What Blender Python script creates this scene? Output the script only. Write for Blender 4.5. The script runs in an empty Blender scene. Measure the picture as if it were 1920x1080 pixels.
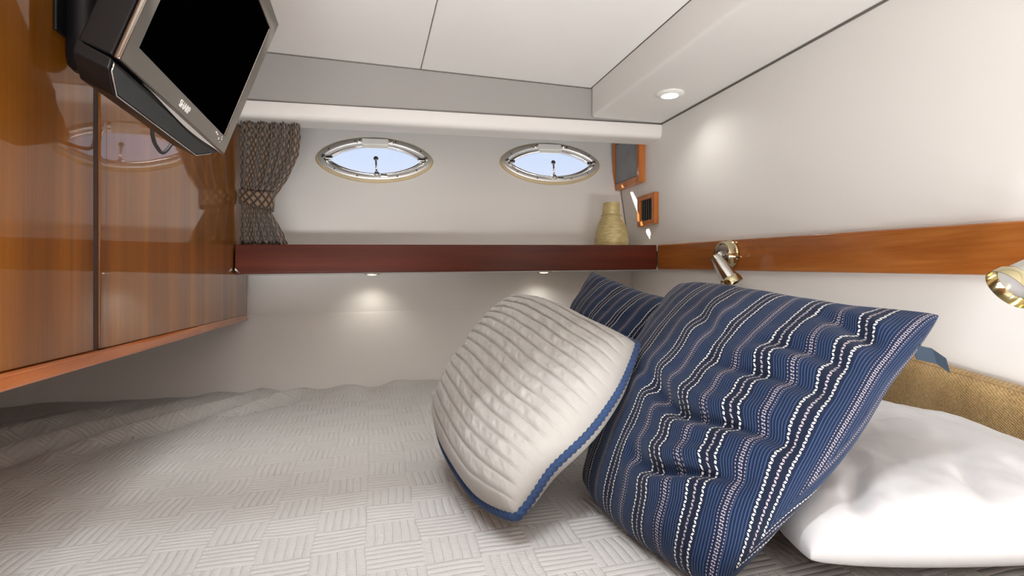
import bpy, bmesh, math, random
import numpy as np
from mathutils import Vector, Matrix
from mathutils.geometry import delaunay_2d_cdt
random.seed(3); RNG = np.random.RandomState(5)
S = bpy.context.scene; COL = S.collection
R = math.radians

# ------------------------------------------------------------------ camera, sky, sun, lights, exposure
cd = bpy.data.cameras.new('camera'); cam = bpy.data.objects.new('camera', cd); COL.objects.link(cam)
cam.location = (0, 0, 0); cam.rotation_euler = (R(90), 0, R(-14.5))
cd.sensor_width = 36; cd.lens = 1040/1920*36; cd.shift_y = -5/1920; cd.clip_start = .01
S.camera = cam
S.view_settings.view_transform = 'Standard'; S.view_settings.look = 'None'
S.view_settings.gamma = 1; S.view_settings.use_curve_mapping = False
S.view_settings.exposure = 0.06

world = bpy.data.worlds.new('sky'); S.world = world; world.use_nodes = True
wn = world.node_tree; wn.nodes.clear()
w_out = wn.nodes.new('ShaderNodeOutputWorld'); w_bg = wn.nodes.new('ShaderNodeBackground')
w_tc = wn.nodes.new('ShaderNodeTexCoord'); w_sep = wn.nodes.new('ShaderNodeSeparateXYZ')
w_rm = wn.nodes.new('ShaderNodeValToRGB')
wn.links.new(w_tc.outputs['Generated'], w_sep.inputs[0]); wn.links.new(w_sep.outputs['Z'], w_rm.inputs[0])
w_rm.color_ramp.elements[0].position = .16; w_rm.color_ramp.elements[0].color = (.74, .80, .98, 1)
w_rm.color_ramp.elements[1].position = .32; w_rm.color_ramp.elements[1].color = (.50, .68, .96, 1)
wn.links.new(w_rm.outputs[0], w_bg.inputs[0]); w_bg.inputs[1].default_value = 1.0
wn.links.new(w_bg.outputs[0], w_out.inputs[0])

def lamp(name, kind, loc, aim, energy, color=(1, 1, 1), **kw):
    d = bpy.data.lights.new(name, kind); d.energy = energy; d.color = color
    for k, v in kw.items(): setattr(d, k, v)
    o = bpy.data.objects.new(name, d); COL.objects.link(o); o.location = loc
    o.rotation_euler = (Vector(aim)-Vector(loc)).to_track_quat('-Z', 'Y').to_euler()
    return o
lamp('sun', 'SUN', (-3, 5, 4), (-2, 4.32, 3.26), 40.0, (1, .95, .86), angle=R(.6))
# unseen fill lamps added to brighten the cabin, plus daylight from the overhead hatch
lamp('rear_fill', 'AREA', (.45, -.85, .66), (.35, 1.6, .25), 1.0, (1, .995, .985), shape='RECTANGLE', size=1.2, size_y=.7)  # added fill from behind the camera, no real fitting
lamp('hatch_light', 'AREA', (-.30, .30, 1.13), (-.30, .30, -.5), 19, (.90, .94, 1), shape='RECTANGLE', size=1.25, size_y=.04)
lamp('low_fill', 'AREA', (.1, -1.3, -.67), (.1, 1.6, .40), 53, (1, .995, .985), shape='RECTANGLE', size=1.9, size_y=.18)  # low fill added behind the camera to lift the upper hull wall
lamp('upward_fill', 'AREA', (.0, -.06, -.425), (.0, .10, .77), 19, (1, .995, .985), shape='RECTANGLE', size=1.6, size_y=.28)  # up-facing fill added out of view to brighten the ceiling
lamp('overhead_fill', 'AREA', (-.28, 1.19, .735), (-.28, 1.28, -.4), 2.4, (1, .995, .985), shape='RECTANGLE', size=.75, size_y=.22, spread=R(84))  # down-facing fill added above the view to brighten the far bed

# ------------------------------------------------------------------ node helpers
class NT:
    def __init__(s, name):
        s.m = bpy.data.materials.new(name); s.m.use_nodes = True; s.t = s.m.node_tree; s.t.nodes.clear()
        s.out = s.t.nodes.new('ShaderNodeOutputMaterial'); s.p = s.t.nodes.new('ShaderNodeBsdfPrincipled')
        s.t.links.new(s.p.outputs[0], s.out.inputs[0])
    def n(s, kind, **kw):
        x = s.t.nodes.new('ShaderNode'+kind)
        for k, v in kw.items(): setattr(x, k, v)
        return x
    def put(s, sock, v):
        if isinstance(v, bpy.types.NodeSocket): s.t.links.new(v, sock)
        else:
            if isinstance(v, (tuple, list)) and len(v) == 3 and sock.type == 'RGBA': v = (*v, 1)
            sock.default_value = v
    def math(s, op, a, b=None, c=None):
        x = s.n('Math', operation=op); s.put(x.inputs[0], a)
        if b is not None: s.put(x.inputs[1], b)
        if c is not None: s.put(x.inputs[2], c)
        return x.outputs[0]
    def mix(s, f, a, b):
        x = s.n('Mix', data_type='RGBA'); s.put(x.inputs[0], f); s.put(x.inputs[6], a); s.put(x.inputs[7], b)
        return x.outputs[2]
    def noise(s, vec, scale, detail=3, rough=.5, dist=0.):
        x = s.n('TexNoise'); s.put(x.inputs['Vector'], vec); x.inputs['Scale'].default_value = scale
        x.inputs['Detail'].default_value = detail; x.inputs['Roughness'].default_value = rough
        x.inputs['Distortion'].default_value = dist
        return x.outputs[0]
    def mapping(s, vec, scale=(1, 1, 1), rot=(0, 0, 0)):
        x = s.n('Mapping'); s.put(x.inputs[0], vec); x.inputs['Scale'].default_value = scale
        x.inputs['Rotation'].default_value = rot
        return x.outputs[0]
    def obj(s): return s.n('TexCoord').outputs['Object']
    def uv(s): return s.n('TexCoord').outputs['UV']
    def sep(s, v):
        x = s.n('SeparateXYZ'); s.put(x.inputs[0], v); return x.outputs
    def ramp(s, f, stops, interp='LINEAR'):
        x = s.n('ValToRGB'); s.put(x.inputs[0], f); x.color_ramp.interpolation = interp
        e = x.color_ramp.elements
        while len(e) < len(stops): e.new(.5)
        for k, (p, c) in enumerate(stops): e[k].position = p; e[k].color = (*c, 1)
        return x.outputs[0]
    def bump(s, h, strength=.3, dist=.01, normal=None):
        x = s.n('Bump'); s.put(x.inputs['Height'], h); x.inputs['Strength'].default_value = strength
        x.inputs['Distance'].default_value = dist
        if normal is not None: s.put(x.inputs['Normal'], normal)
        s.t.links.new(x.outputs[0], s.p.inputs['Normal']); return x.outputs[0]
    def set(s, **kw):
        for k, v in kw.items(): s.put(s.p.inputs[k.replace('_', ' ')], v)
        return s

def srgb(r, g, b): return tuple(((c/255)/12.92 if c/255 <= .04045 else ((c/255+.055)/1.055)**2.4) for c in (r, g, b))

def mat_vinyl(name, col, rough=.55):
    n = NT(name); v = n.obj()
    f = n.noise(v, 3.0, 3)
    c = n.mix(f, tuple(x*.965 for x in col), tuple(min(1, x*1.03) for x in col))
    n.set(Base_Color=c, Roughness=rough); n.p.inputs['Specular IOR Level'].default_value = .35
    n.bump(n.noise(v, 260, 2), .05, .002)
    return n.m
def mat_wood(name, dark, mid, light, axis, scale=1.0, coat=1.0, coat_rough=.04, wav=.0):
    n = NT(name); v = n.obj()
    sc = [16, 16, 16]; sc['xyz'.index(axis)] = .9
    mv = n.mapping(v, tuple(k*scale for k in sc))
    g1 = n.noise(mv, 1.0, 6, .6, .6)
    sc2 = [150, 150, 150]; sc2['xyz'.index(axis)] = 5
    g2 = n.noise(n.mapping(v, tuple(sc2)), 1.0, 3, .6)
    big = n.noise(v, 1.6, 2)
    f = n.math('ADD', n.math('MULTIPLY', g1, .62), n.math('ADD', n.math('MULTIPLY', g2, .14), n.math('MULTIPLY', big, .26)))
    c = n.ramp(f, [(.33, dark), (.51, mid), (.68, light)])
    n.set(Base_Color=c, Roughness=.45, Specular_IOR_Level=.15, Coat_Weight=coat, Coat_Roughness=coat_rough)
    n.p.inputs['Coat IOR'].default_value = 1.5
    if wav:
        b = n.n('Bump'); b.inputs['Strength'].default_value = wav; b.inputs['Distance'].default_value = .02
        n.put(b.inputs['Height'], n.noise(v, 3.2, 1)); n.t.links.new(b.outputs[0], n.p.inputs['Coat Normal'])
    n.bump(g2, .04, .002)
    return n.m
def mat_plain(name, col, rough=.4, metal=0., spec=.5, **kw):
    n = NT(name); v = n.obj(); f = n.noise(v, 30, 3)
    c = n.mix(f, tuple(x*.94 for x in col), tuple(min(1, x*1.05) for x in col))
    n.set(Base_Color=c, Roughness=rough, Metallic=metal, Specular_IOR_Level=spec, **kw); return n.m
def mat_emit(name, col, strength):
    n = NT(name); n.set(Base_Color=(.8, .8, .8), Roughness=.3, Emission_Color=col, Emission_Strength=strength); return n.m

M = {}
M['wall'] = mat_vinyl('wall_vinyl', (.725, .708, .680))
M['ceil'] = mat_vinyl('ceiling_vinyl', (.92, .908, .89))
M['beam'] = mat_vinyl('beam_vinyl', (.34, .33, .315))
M['roll'] = mat_vinyl('roll_vinyl', (.75, .735, .71))
M['seam'] = mat_plain('seam_shadow_grey', (.22, .20, .18), .8)
M['floor'] = mat_plain('floor_carpet', (.16, .13, .10), .9)
M['cab'] = mat_wood('cherry_cabinet_veneer', srgb(82, 42, 4), srgb(122, 70, 10), srgb(152, 94, 20), 'z', .55, 1, .035, .05)
M['cabh'] = mat_wood('cherry_cabinet_rail', srgb(112, 52, 16), srgb(158, 84, 30), srgb(188, 112, 48), 'y', 1, 1, .05)
M['shelf'] = mat_wood('mahogany_shelf', srgb(60, 20, 10), srgb(80, 30, 15), srgb(98, 40, 22), 'x', 1.1, .35, .2)
M['rail'] = mat_wood('cherry_rail', srgb(112, 58, 20), srgb(150, 86, 34), srgb(182, 116, 56), 'y', 1.0, .8, .12)
M['gap_shade'] = mat_plain('painted_gap_shade_brown', srgb(46, 22, 9), .7)  # dark brown that paints the shade inside the door gap
M['frame'] = mat_wood('small_frame_wood', srgb(140, 74, 22), srgb(176, 100, 38), srgb(200, 124, 58), 'z', 2.0, .8, .15)
M['chrome'] = mat_plain('polished_steel', (.86, .86, .85), .10, 1)
M['flange'] = mat_plain('satin_steel', (.90, .90, .88), .42, .75)
M['brass'] = mat_plain('polished_brass', (.60, .53, .33), .12, 1)
M['lampch'] = mat_plain('satin_chrome', (.60, .59, .56), .16, 1)
M['gasket'] = mat_plain('tan_gasket', srgb(196, 178, 140), .45)
M['white'] = mat_plain('white_plastic', (.86, .86, .82), .35)
M['black'] = mat_plain('black_plastic', (.005, .005, .0055), .38, 0, .25)
M['slat'] = mat_plain('dark_grey_slat', (.07, .068, .066), .5)
M['rubber'] = mat_plain('black_rubber', (.02, .02, .02), .6)
M['screen'] = mat_plain('dark_glass_screen', (.0004, .0004, .0004), .6, 0, .0)
M['bezel'] = mat_plain('dark_mirror_bezel', (.27, .25, .22), .14, 1)
M['grille'] = mat_plain('grille_mesh_grey', (.022, .023, .023), .7)
M['print'] = mat_plain('pale_print', (.75, .73, .70), .5)
M['lens'] = mat_emit('lit_lens', (1, .86, .62), 6)
M['lens_off'] = mat_plain('frosted_lens', (.8, .8, .82), .25)
M['dark'] = mat_plain('dark_void', (.012, .011, .012), .8)

def mat_glass():
    n = NT('clear_glass'); n.t.nodes.remove(n.p)
    tr = n.n('BsdfTransparent'); gl = n.n('BsdfGlossy'); gl.inputs['Roughness'].default_value = .02
    fr = n.n('Fresnel'); fr.inputs[0].default_value = 1.45; mx = n.n('MixShader')
    n.t.links.new(n.math('MULTIPLY', fr.outputs[0], .6), mx.inputs[0]); n.t.links.new(tr.outputs[0], mx.inputs[1]); n.t.links.new(gl.outputs[0], mx.inputs[2])
    n.t.links.new(mx.outputs[0], n.out.inputs[0]); return n.m
M['glass'] = mat_glass()

def mat_weave(name, a, b, scale):
    n = NT(name); v = n.obj()
    w = n.noise(n.mapping(v, (scale, scale, scale*.5)), 1.0, 3, .7)
    big = n.noise(v, 14, 3)
    f = n.math('ADD', n.math('MULTIPLY', w, .75), n.math('MULTIPLY', big, .25))
    c = n.ramp(f, [(.3, a), (.7, b)])
    n.set(Base_Color=c, Roughness=.9, Sheen_Weight=.3); n.bump(w, .5, .003); return n.m
M['speaker_cloth'] = mat_weave('grey_speaker_cloth', srgb(70, 72, 76), srgb(150, 152, 156), 420)

def mat_chenille():
    n = NT('tan_chenille'); v = n.obj(); x, y, z = n.sep(v)
    wob = n.noise(v, 60, 2)
    ry = n.math('SINE', n.math('ADD', n.math('MULTIPLY', y, 1500), n.math('MULTIPLY', wob, 5)))
    rz = n.math('SINE', n.math('ADD', n.math('MULTIPLY', z, 1250), n.math('MULTIPLY', y, 500)))
    wv = n.math('MULTIPLY_ADD', n.math('MULTIPLY', ry, rz), .5, .5)
    sp = n.noise(n.mapping(v, (1, 420, 160)), 1.0, 3, .75)
    big = n.noise(n.mapping(v, (1, 9, 3)), 1.0, 3, .6)
    f = n.math('ADD', n.math('ADD', n.math('MULTIPLY', wv, .22), n.math('MULTIPLY', sp, .50)), n.math('MULTIPLY', big, .42))
    c = n.ramp(f, [(.36, srgb(96, 72, 38)), (.54, srgb(156, 124, 76)), (.72, srgb(196, 168, 118))])
    n.set(Base_Color=c, Roughness=.95, Sheen_Weight=.35, Sheen_Roughness=.4); n.bump(n.math('ADD', wv, sp), .5, .003)
    return n.m
M['chenille'] = mat_chenille()

def mat_quilt():
    n = NT('bedspread_quilt'); v = n.obj()
    x0, y0, z0 = n.sep(v)
    wx = n.math('MULTIPLY', n.math('SUBTRACT', n.noise(v, 4, 2), .5), .03)
    wy = n.math('MULTIPLY', n.math('SUBTRACT', n.noise(n.mapping(v, (1, 1, 1), (0, 0, 1.3)), 5, 2), .5), .02)
    x = n.math('ADD', x0, wx); y = n.math('ADD', n.math('ADD', y0, wy), n.math('MULTIPLY', x0, -.03))
    B = .074
    cx = n.math('FLOOR', n.math('DIVIDE', x, B)); cy = n.math('FLOOR', n.math('DIVIDE', y, B))
    chk = n.math('FLOORED_MODULO', n.math('ADD', cx, cy), 2)
    fx = n.math('FRACT', n.math('MULTIPLY', x, 6/B)); fy = n.math('FRACT', n.math('MULTIPLY', y, 6/B))
    def ridge(f): return n.math('POWER', n.math('SINE', n.math('MULTIPLY', f, math.pi)), .55)
    rx = ridge(fx); ry = ridge(fy)
    # faint weft of the other ridges inside the x-ridged blocks, as the stitches show
    fy2 = n.math('FRACT', n.math('MULTIPLY', y, 12/B)); r2 = n.math('MULTIPLY', ridge(fy2), .22)
    hx = n.math('ADD', rx, r2); hy = ry
    h = n.math('ADD', n.math('MULTIPLY', chk, hx), n.math('MULTIPLY', n.math('SUBTRACT', 1, chk), hy))
    fine = n.noise(v, 900, 2)
    c = n.mix(n.noise(v, 6, 3), srgb(180, 178, 174), srgb(190, 189, 186))
    # pale stitch lines in the seams
    sx = n.math('MULTIPLY', n.math('LESS_THAN', fx, .10), n.math('LESS_THAN', n.math('FRACT', n.math('MULTIPLY', y, 200)), .6))
    sy = n.math('MULTIPLY', n.math('LESS_THAN', fy, .10), n.math('LESS_THAN', n.math('FRACT', n.math('MULTIPLY', x, 200)), .6))
    st = n.math('ADD', n.math('MULTIPLY', chk, sx), n.math('MULTIPLY', n.math('SUBTRACT', 1, chk), n.math('MULTIPLY', sy, .4)))
    c = n.mix(n.math('MULTIPLY', st, .55), c, srgb(238, 238, 236))
    n.set(Base_Color=c, Roughness=.85, Sheen_Weight=.15)
    n.bump(n.math('ADD', h, n.math('MULTIPLY', fine, .06)), 1.0, .0022)
    return n.m
M['quilt'] = mat_quilt()

def mat_stripe(per=5.4):
    n = NT('navy_woven_stripe'); uvw = n.uv(); u, v, _ = n.sep(uvw)
    wob = n.math('MULTIPLY', n.math('SUBTRACT', n.noise(uvw, 3, 1), .5), .008)
    u = n.math('ADD', u, wob)
    p = n.math('FRACT', n.math('MULTIPLY', u, per))
    navy = srgb(3, 14, 36); navy2 = srgb(4, 20, 48); pin = srgb(76, 98, 134)
    # pinstripes away from the rope lines
    pf = n.math('FRACT', n.math('MULTIPLY', p, 23))
    pl = n.math('LESS_THAN', n.math('ABSOLUTE', n.math('SUBTRACT', pf, .5)), .13)
    d_tr = n.math('ABSOLUTE', n.math('SUBTRACT', p, .25))
    d_sp = n.math('ABSOLUTE', n.math('SUBTRACT', p, .75))
    zone = n.math('MULTIPLY', n.math('GREATER_THAN', d_tr, .175), n.math('GREATER_THAN', d_sp, .085))
    c = n.mix(n.math('GREATER_THAN', d_tr, .16), navy, navy2)
    c = n.mix(n.math('MULTIPLY', n.math('MULTIPLY', pl, zone), .42), c, pin)
    # rope chains: stitches stepping left and right
    def chain(cen, freq, off, colr, c, wid=.0165, dash=.66, amp=.013):
        vv = n.math('MULTIPLY_ADD', v, freq, off)
        fr = n.math('FRACT', vv)
        step = n.math('MULTIPLY', n.math('SUBTRACT', n.math('PINGPONG', n.math('MULTIPLY', vv, 2), 1), .5), amp*2)
        d = n.math('ABSOLUTE', n.math('SUBTRACT', n.math('SUBTRACT', p, cen), step))
        ph = n.math('FRACT', n.math('MULTIPLY', vv, 2))
        m = n.math('MULTIPLY', n.math('LESS_THAN', d, wid), n.math('LESS_THAN', n.math('ABSOLUTE', n.math('SUBTRACT', ph, .5)), dash/2))
        return n.mix(m, c, colr), m
    wht = srgb(196, 195, 193); gry = srgb(150, 141, 146)
    c, m1 = chain(.125, 50, 0, wht, c); c, m2 = chain(.25, 50, .35, gry, c); c, m3 = chain(.375, 50, .15, wht, c)
    c, m4 = chain(.735, 66, 0, gry, c, .012, .55, .012); c, m5 = chain(.768, 66, .5, gry, c, .012, .55, .012)
    dots = n.math('LESS_THAN', n.math('FRACT', n.math('MULTIPLY', v, 120)), .5)
    e = n.math('LESS_THAN', n.math('ABSOLUTE', n.math('SUBTRACT', d_sp, .072)), .009)
    c = n.mix(n.math('MULTIPLY', n.math('MULTIPLY', dots, e), .7), c, gry)
    n.set(Base_Color=c, Roughness=.85, Sheen_Weight=.12, Sheen_Roughness=.5, Sheen_Tint=(.75, .85, 1), Specular_IOR_Level=.2)
    h = n.math('ADD', n.math('ADD', m1, m2), n.math('ADD', m3, n.math('MULTIPLY', pl, .4)))
    n.bump(n.math('ADD', h, n.math('MULTIPLY', n.noise(n.mapping(uvw, (600, 600, 1)), 1, 2), .4)), .5, .002)
    return n.m
M['stripe'] = mat_stripe()

def mat_cotton(name, a, b, fine=700, sheen=.1):
    n = NT(name); v = n.obj()
    n.set(Base_Color=n.mix(n.noise(v, 9, 3), a, b), Roughness=.8, Sheen_Weight=sheen)
    n.bump(n.noise(v, fine, 2), .12, .002); return n.m
M['cream'] = mat_cotton('cream_quilted_cotton', srgb(146, 143, 138), srgb(157, 154, 149))
M['sheet'] = mat_cotton('white_pillowcase', (.47, .47, .475), (.53, .53, .535))
M['rope'] = mat_cotton('blue_rope', srgb(14, 38, 72), srgb(24, 56, 98))
M['tag'] = mat_cotton('navy_tag', srgb(30, 44, 60), srgb(40, 58, 74))
M['mattress'] = mat_cotton('mattress_ticking', (.6, .58, .55), (.66, .64, .6))

def mat_curtain():
    n = NT('brown_diamond_weave'); uvw = n.uv(); u, v, _ = n.sep(uvw)
    a = n.math('ADD', n.math('MULTIPLY', u, 13), n.math('MULTIPLY', v, 14)); b = n.math('SUBTRACT', n.math('MULTIPLY', u, 13), n.math('MULTIPLY', v, 14))
    fa = n.math('ABSOLUTE', n.math('SUBTRACT', n.math('FRACT', a), .5)); fb = n.math('ABSOLUTE', n.math('SUBTRACT', n.math('FRACT', b), .5))
    d = n.math('MAXIMUM', fa, fb); line = n.math('GREATER_THAN', d, .385); core = n.math('LESS_THAN', d, .15)
    base = n.mix(n.noise(n.mapping(uvw, (300, 300, 1)), 1, 2), srgb(92, 72, 54), srgb(124, 101, 79))
    c = n.mix(n.math('MULTIPLY', core, .5), base, srgb(156, 134, 108)); c = n.mix(line, c, srgb(30, 20, 15))
    n.set(Base_Color=c, Roughness=.8, Sheen_Weight=.25); n.bump(n.math('SUBTRACT', 1, line), .3, .002)
    return n.m
M['curtain'] = mat_curtain()
def mat_vase():
    n = NT('gold_raffia_ceramic'); v = n.obj(); x, y, z = n.sep(v)
    sp = n.noise(n.mapping(v, (40, 40, 420)), 1.0, 3, .7)
    c = n.ramp(sp, [(.3, srgb(150, 132, 82)), (.6, srgb(196, 180, 128)), (.8, srgb(222, 210, 168))])
    n.set(Base_Color=c, Roughness=.35, Metallic=.15); n.bump(sp, .4, .004); return n.m
M['vase'] = mat_vase()

# ------------------------------------------------------------------ mesh helpers
def tag(o, label=None, cat=None, group=None, kind=None):
    if label: o['label'] = label
    if cat: o['category'] = cat
    if group: o['group'] = group
    if kind: o['kind'] = kind
    return o
def mesh_obj(name, verts, faces, m, parent=None, smooth=False, uvs=None):
    me = bpy.data.meshes.new(name); me.from_pydata([tuple(map(float, v)) for v in verts], [], [tuple(map(int, f)) for f in faces])
    me.validate(); me.update(); me.materials.append(m)
    if uvs is not None:
        l = me.uv_layers.new(name='UVMap'); vi = np.empty(len(me.loops), dtype=np.int32); me.loops.foreach_get('vertex_index', vi)
        l.data.foreach_set('uv', np.asarray(uvs, dtype=np.float32)[vi].ravel())
    if smooth: me.polygons.foreach_set('use_smooth', [True]*len(me.polygons))
    bm = bmesh.new(); bm.from_mesh(me); bmesh.ops.recalc_face_normals(bm, faces=bm.faces); bm.to_mesh(me); bm.free()
    o = bpy.data.objects.new(name, me); COL.objects.link(o)
    if parent is not None: o.parent = parent; o.matrix_parent_inverse = parent.matrix_basis.inverted()
    return o
def empty(name, loc=(0, 0, 0)):
    o = bpy.data.objects.new(name, None); COL.objects.link(o); o.location = loc; o.empty_display_size = .05; return o
BOXF = [(0, 1, 3, 2), (4, 6, 7, 5), (0, 4, 5, 1), (2, 3, 7, 6), (0, 2, 6, 4), (1, 5, 7, 3)]
def bevel(o, w, seg=2, ang=40):
    b = o.modifiers.new('bevel', 'BEVEL'); b.width = w; b.segments = seg; b.limit_method = 'ANGLE'; b.angle_limit = R(ang)
    o.data.polygons.foreach_set('use_smooth', [True]*len(o.data.polygons))
    wn_ = o.modifiers.new('wn', 'WEIGHTED_NORMAL'); wn_.keep_sharp = False
    return o
def hexa(name, p, m, parent=None, bev=0, seg=2):
    """p: 8 corners ordered x-major (x0y0z0, x0y0z1, x0y1z0, x0y1z1, x1...)"""
    o = mesh_obj(name, p, BOXF, m, parent)
    if bev: bevel(o, bev, seg)
    return o
def box(name, x, y, z, m, parent=None, bev=0, seg=2):
    return hexa(name, [(a, b, c) for a in x for b in y for c in z], m, parent, bev, seg)
def tilt_box(name, x, y, zb, zt, m, parent=None, bev=0, seg=2):
    """box whose bottom/top heights are functions of (x, y)"""
    return hexa(name, [(a, b, f(a, b)) for a in x for b in y for f in (zb, zt)], m, parent, bev, seg)
def basis(axis):
    a = Vector(axis).normalized(); u = a.orthogonal().normalized(); return a, u, a.cross(u)
def lathe(name, base, axis, prof, m, parent=None, seg=32, smooth=True, cap=True):
    """prof: list of (radius, distance along axis)"""
    a, u, w = basis(axis); b = Vector(base); V = []; F = []
    for r, h in prof:
        for k in range(seg):
            t = 2*math.pi*k/seg; V.append(b+a*h+(u*math.cos(t)+w*math.sin(t))*r)
    for i in range(len(prof)-1):
        for k in range(seg):
            k2 = (k+1) % seg; F.append((i*seg+k, i*seg+k2, (i+1)*seg+k2, (i+1)*seg+k))
    if cap:
        F.append(tuple(range(seg))[::-1]); F.append(tuple((len(prof)-1)*seg+k for k in range(seg)))
    o = mesh_obj(name, V, F, m, parent, smooth)
    if smooth:
        e = o.modifiers.new('es', 'EDGE_SPLIT'); e.split_angle = R(35)
    return o
def tube(name, pts, r, m, parent=None, seg=10, closed=False, cross=None):
    """sweep along pts; cross(i, theta) scales the radius"""
    P = [Vector(p) for p in pts]; n = len(P); V = []; F = []
    T = []
    for i in range(n):
        a = P[(i-1) % n] if (closed or i > 0) else P[i]; b = P[(i+1) % n] if (closed or i < n-1) else P[i]
        T.append((b-a).normalized())
    u = T[0].orthogonal().normalized()
    for i in range(n):
        u = (u-T[i]*u.dot(T[i])).normalized(); w = T[i].cross(u)
        for k in range(seg):
            t = 2*math.pi*k/seg; rr = r*(cross(i, t) if cross else 1)
            V.append(P[i]+(u*math.cos(t)+w*math.sin(t))*rr)
    for i in range(n if closed else n-1):
        j = (i+1) % n
        for k in range(seg):
            k2 = (k+1) % seg; F.append((i*seg+k, i*seg+k2, j*seg+k2, j*seg+k))
    if not closed: F.append(tuple(range(seg))[::-1]); F.append(tuple((n-1)*seg+k for k in range(seg)))
    return mesh_obj(name, V, F, m, parent, True)
def smooth_path(pts, n):
    """Catmull-Rom through pts"""
    P = [Vector(p) for p in pts]; P = [P[0]*2-P[1]]+P+[P[-1]*2-P[-2]]; out = []
    for i in range(1, len(P)-2):
        for k in range(n):
            t = k/n; a, b, c, d = P[i-1:i+3]
            out.append(.5*((2*b)+(c-a)*t+(2*a-5*b+4*c-d)*t*t+(3*b-a-3*c+d)*t**3))
    return out+[P[-2]]
def vnoise(x, y, seed=0):
    """vectorised value noise in 0..1"""
    xi = np.floor(x).astype(np.int64); yi = np.floor(y).astype(np.int64); fx = x-xi; fy = y-yi
    fx = fx*fx*(3-2*fx); fy = fy*fy*(3-2*fy)
    def h(a, b):
        k = (a*374761393+b*668265263+seed*974711) & 0xffffffff
        k = ((k ^ (k >> 13))*1274126177) & 0xffffffff
        return ((k ^ (k >> 16)) & 0xffff)/65535.
    return (h(xi, yi)*(1-fx)+h(xi+1, yi)*fx)*(1-fy)+(h(xi, yi+1)*(1-fx)+h(xi+1, yi+1)*fx)*fy
def fbm(x, y, seed=0, oct=3):
    s = 0; a = .5
    for k in range(oct): s = s+a*(vnoise(x*2**k, y*2**k, seed+k)-.5); a *= .5
    return s
def seg_dist(S_, T_, a, b):
    ax, ay = a; bx, by = b; dx, dy = bx-ax, by-ay
    t = np.clip(((S_-ax)*dx+(T_-ay)*dy)/(dx*dx+dy*dy), 0, 1)
    return np.hypot(S_-ax-t*dx, T_-ay-t*dy), t

# ------------------------------------------------------------------ the shell
XR = 1.136                                             # inner face of the headboard wall
HB = Vector((0, 2.28, .155)); HV = Vector((0, .298, .9546)); HN = Vector((0, -.9546, .298)); HU = Vector((1, 0, 0))
def lens_loop(a, b, p, n=96):
    out = []
    for k in range(n):
        t = 2*math.pi*k/n; s = math.sin(t)
        out.append((a*math.cos(t), b*math.copysign(abs(s)**(2*p), s)))
    return out
PORTS = [(.030, .385), (.803, .415)]                   # centre along x, along the sloping panel
PROT = R(1.9)
def port_pt(c, x, y, h=0):
    xr = x*math.cos(PROT)-y*math.sin(PROT); yr = x*math.sin(PROT)+y*math.cos(PROT)
    return HB+HU*(c[0]+xr)+HV*(c[1]+yr)+HN*h
# hull panel with two openings, given thickness
outer = [(-1.25, -.03), (XR+.02, -.03), (XR+.02, .72), (-1.25, .72)]
pts2 = list(outer); edges = [(i, (i+1) % 4) for i in range(4)]
HOLE = lens_loop(.213, .084, .62)
for c in PORTS:
    b0 = len(pts2)
    for x, y in HOLE:
        xr = x*math.cos(PROT)-y*math.sin(PROT); yr = x*math.sin(PROT)+y*math.cos(PROT); pts2.append((c[0]+xr, c[1]+yr))
    edges += [(b0+i, b0+(i+1) % len(HOLE)) for i in range(len(HOLE))]
vv, _, ff, *_ = delaunay_2d_cdt([Vector(p) for p in pts2], edges, [], 0, 1e-6)
def in_hole(c):
    for k, q in enumerate(PORTS):
        b0 = 4+k*len(HOLE); poly = pts2[b0:b0+len(HOLE)]; ins = False
        for i in range(len(poly)):
            (x1, y1), (x2, y2) = poly[i], poly[i-1]
            if (y1 > c[1]) != (y2 > c[1]) and c[0] < (x2-x1)*(c[1]-y1)/(y2-y1)+x1: ins = not ins
        if ins: return True
    return False
ff = [f for f in ff if not in_hole(sum((vv[i] for i in f), Vector((0, 0)))/len(f))]
wall_back = mesh_obj('wall_back', [HB+HU*p[0]+HV*p[1] for p in vv], ff, M['wall']); tag(wall_back, kind='structure')
so = wall_back.modifiers.new('thick', 'SOLIDIFY'); so.thickness = .006; so.offset = -1
if wall_back.data.polygons[0].normal.dot(HN) < 0: wall_back.data.flip_normals()
# lower hull liner below the shelf: upper strip and lower panel with a crease between them
def strip(name, x0, x1, prof, m, parent=None):
    V = [(x, y, z+.0175*x) for x in (x0, x1) for y, z in prof]; n = len(prof)
    V += [(x, y+.03, z+.0175*x) for x in (x0, x1) for y, z in prof]
    F = []
    for i in range(n-1): F += [(i, i+1, n+i+1, n+i), (2*n+i, 3*n+i, 3*n+i+1, 2*n+i+1)]
    F += [(0, n, 3*n, 2*n), (n-1, 3*n-1, 4*n-1, 2*n-1)]
    F += [tuple(list(range(n))+[2*n+i for i in range(n-1, -1, -1)]), tuple([n+i for i in range(n-1, -1, -1)]+[3*n+i for i in range(n)])]
    return mesh_obj(name, V, F, m, parent)
lp = strip('liner_panel', -1.25, XR+.02, [(2.275, .16), (2.245, -.105)], M['wall'], wall_back)
lp2 = strip('liner_panel', -1.25, XR+.02, [(2.2455, -.102), (2.2425, -.110), (2.13, -.50), (2.05, -.95)], M['wall'], wall_back)
# headboard wall, foot wall, wall behind the camera, floor
wr = box('wall_right', (XR, XR+.05), (-1.45, 2.55), (-.95, .80), M['wall']); tag(wr, kind='structure')
wl = box('wall_left', (-1.22, -1.17), (-1.45, 2.55), (-.95, .85), M['wall']); tag(wl, kind='structure')
wf = box('wall_front', (-1.22, XR+.05), (-1.5, -1.45), (-.95, .85), M['cabh']); tag(wf, kind='structure')
fl = box('floor', (-1.22, XR+.05), (-1.5, 2.55), (-1.0, -.95), M['floor']); tag(fl, kind='structure')
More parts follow.
